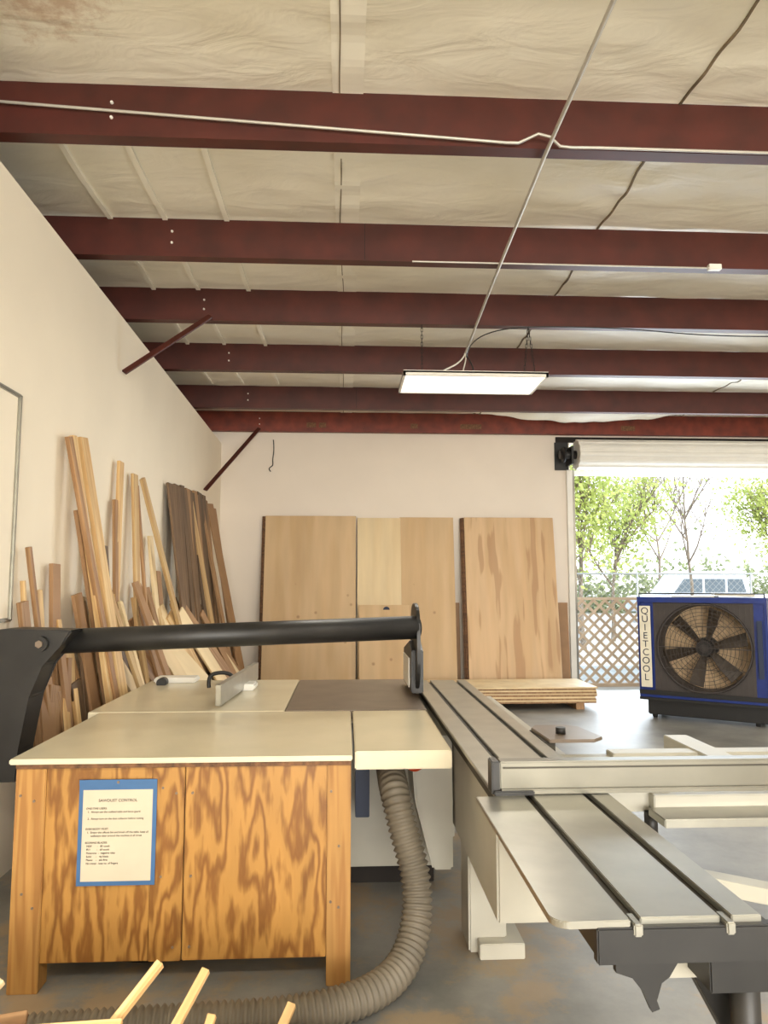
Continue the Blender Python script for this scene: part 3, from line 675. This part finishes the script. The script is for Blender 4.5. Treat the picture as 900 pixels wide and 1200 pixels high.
def tree(name,x,y,h,leafy,nleaf,lr,seed,low=1.2,tr=.07):
    rr=random.Random(seed); e=empty(name,(x,y,-.02)); tips=[]
    cu=bpy.data.curves.new('branches','CURVE'); cu.dimensions='3D'; cu.bevel_depth=1; cu.bevel_resolution=1
    def grow(p,d,L,r,lv):
        sp=cu.splines.new('POLY'); n=5; sp.points.add(n); q=Vector(p); d=Vector(d)
        for i in range(n+1):
            sp.points[i].co=(*q,1); sp.points[i].radius=r*(1-.6*i/n)
            if i>1 or lv>0: tips.append(q.copy())
            if i<n: q=q+d*(L/n); d=(d+Vector((rr.uniform(-.15,.15),rr.uniform(-.15,.15),.05))).normalized()
            if lv<3 and i>=2:
                for _ in range(2 if lv<2 else 1):
                    dd=(d+Vector((rr.uniform(-1,1),rr.uniform(-1,1),rr.uniform(0,.5)))).normalized(); grow(q,dd,L*rr.uniform(.4,.6),r*.5,lv+1)
    grow((0,0,0),(rr.uniform(-.1,.1),rr.uniform(-.1,.1),1),h*.62,tr,0)
    t=bpy.data.objects.new('branches',cu); COL.objects.link(t); dg=bpy.context.evaluated_depsgraph_get(); me=bpy.data.meshes.new_from_object(t.evaluated_get(dg)); bpy.data.objects.remove(t)
    me.materials.clear(); me.materials.append(M['bark']); link(bpy.data.objects.new('branches',me),e)
    if nleaf:
        V=[];F=[]
        tp=[q for q in tips if q.z>low]
        for k in range(nleaf):
            q=rr.choice(tp)+Vector((rr.gauss(0,lr),rr.gauss(0,lr),rr.gauss(0,lr)))
            a=Vector((rr.uniform(-1,1),rr.uniform(-1,1),rr.uniform(-1,1))).normalized(); b=a.cross(Vector((rr.uniform(-1,1),rr.uniform(-1,1),rr.uniform(-1,1)))).normalized(); s=rr.uniform(.04,.085)
            i=len(V); V+=[q-a*s,q-b*s*.5,q+a*s,q+b*s*.5]; F.append((i,i+1,i+2,i+3))
        mesh('leaves',V,F,'leaf',e)
tree('tree',5.5,17,4.0,1,3600,.38,1,.8); tree('tree',7.1,19.5,3.9,1,3000,.38,2,.6); tree('tree',12.3,19.5,4.0,1,4200,.4,3,.6); tree('tree',6.4,24,4.4,1,2600,.5,12,.6)
tree('bare_tree',12.4,26,6.2,0,160,.4,4,1.2,.07); tree('bare_tree',14.2,33,7.2,0,160,.4,5,1.2,.08)
rr=random.Random(5);V=[];F=[]
for k in range(12000):
    q=Vector((rr.uniform(4,38),rr.uniform(38,41),abs(rr.gauss(0,1.2)))); a=Vector((rr.uniform(-1,1),rr.uniform(-1,1),rr.uniform(-1,1))).normalized(); b=a.cross(Vector((0.3,rr.uniform(-1,1),1))).normalized(); s=rr.uniform(.1,.22)
    i=len(V); V+=[q-a*s,q-b*s*.6,q+a*s,q+b*s*.6]; F.append((i,i+1,i+2,i+3))
mesh('hedge',V,F,'leafh')
e=empty('pickup_truck',(14.2,29.5,-.02))
extrude_poly('body',[(-2.6,.45),(-2.6,.95),(-2.4,1.05),(-1.3,1.12),(2.6,1.12),(2.65,.5),(2.5,.4),(-2.4,.4)],'Y',-.9,.9,'truck',e,bev=.04)
extrude_poly('cab',[(-1.6,1.1),(-.95,1.92),(-.7,2.04),(1.3,2.04),(1.7,1.92),(1.9,1.1)],'Y',-.82,.82,'truck',e,bev=.05)
for a,b,c_,d in ((-1.25,-.85,-.12,-.12),(.0,.0,.8,.8),(.92,.92,1.65,1.5)):
    extrude_poly('window',[(a,1.2),(b,1.72),(d,1.72),(c_,1.2)],'Y',-.85,.85,'glass_d',e)
for k,(x,y) in enumerate(((-1.7,-.8),(1.7,-.8),(-1.7,.8),(1.7,.8))): cyl('wheel_%d'%k,(x,y-.12,.38),(x,y+.12,.38),.38,'rubber',e)
# ---------------- light
w=bpy.data.worlds.new('World'); SC.world=w; w.use_nodes=True; nt=w.node_tree; bg=nt.nodes['Background']
tc=N(nt,'ShaderNodeTexCoord'); sx=N(nt,'ShaderNodeSeparateXYZ'); nt.links.new(tc.outputs['Generated'],sx.inputs[0])
r=N(nt,'ShaderNodeValToRGB'); r.color_ramp.elements[0].position=0; r.color_ramp.elements[1].position=.7
r.color_ramp.elements[0].color=(1,1,1,1); r.color_ramp.elements[1].color=(.55,.75,1,1); nt.links.new(sx.outputs['Z'],r.inputs[0]); nt.links.new(r.outputs[0],bg.inputs[0]); bg.inputs[1].default_value=2.8
sl=bpy.data.lights.new('sun','SUN'); sl.energy=4.8; sl.angle=.01; sl.color=(1,.95,.86); so=bpy.data.objects.new('sun',sl); so.rotation_euler=(math.radians(42),0,math.radians(25)); COL.objects.link(so)
l=bpy.data.lights.new('front_door_fill','AREA'); l.shape='RECTANGLE'; l.size=6.0; l.size_y=3.2; l.energy=960; l.color=(1,.945,.85)  # added fill lamp in the unseen front opening, brightens room and ceiling
lo=bpy.data.objects.new('front_door_fill',l); lo.location=(2.2,FY-.1,1.75); lo.rotation_euler=(math.radians(108),0,0); COL.objects.link(lo)
l=bpy.data.lights.new('back_door_daylight','AREA'); l.shape='RECTANGLE'; l.size=3.1; l.size_y=3.0; l.energy=190; l.color=(.8,.9,1)
lo=bpy.data.objects.new('back_door_daylight',l); lo.location=(4.8,BY+.2,1.55); lo.rotation_euler=(math.radians(-90),0,0); COL.objects.link(lo)
SC.view_settings.view_transform='Standard'
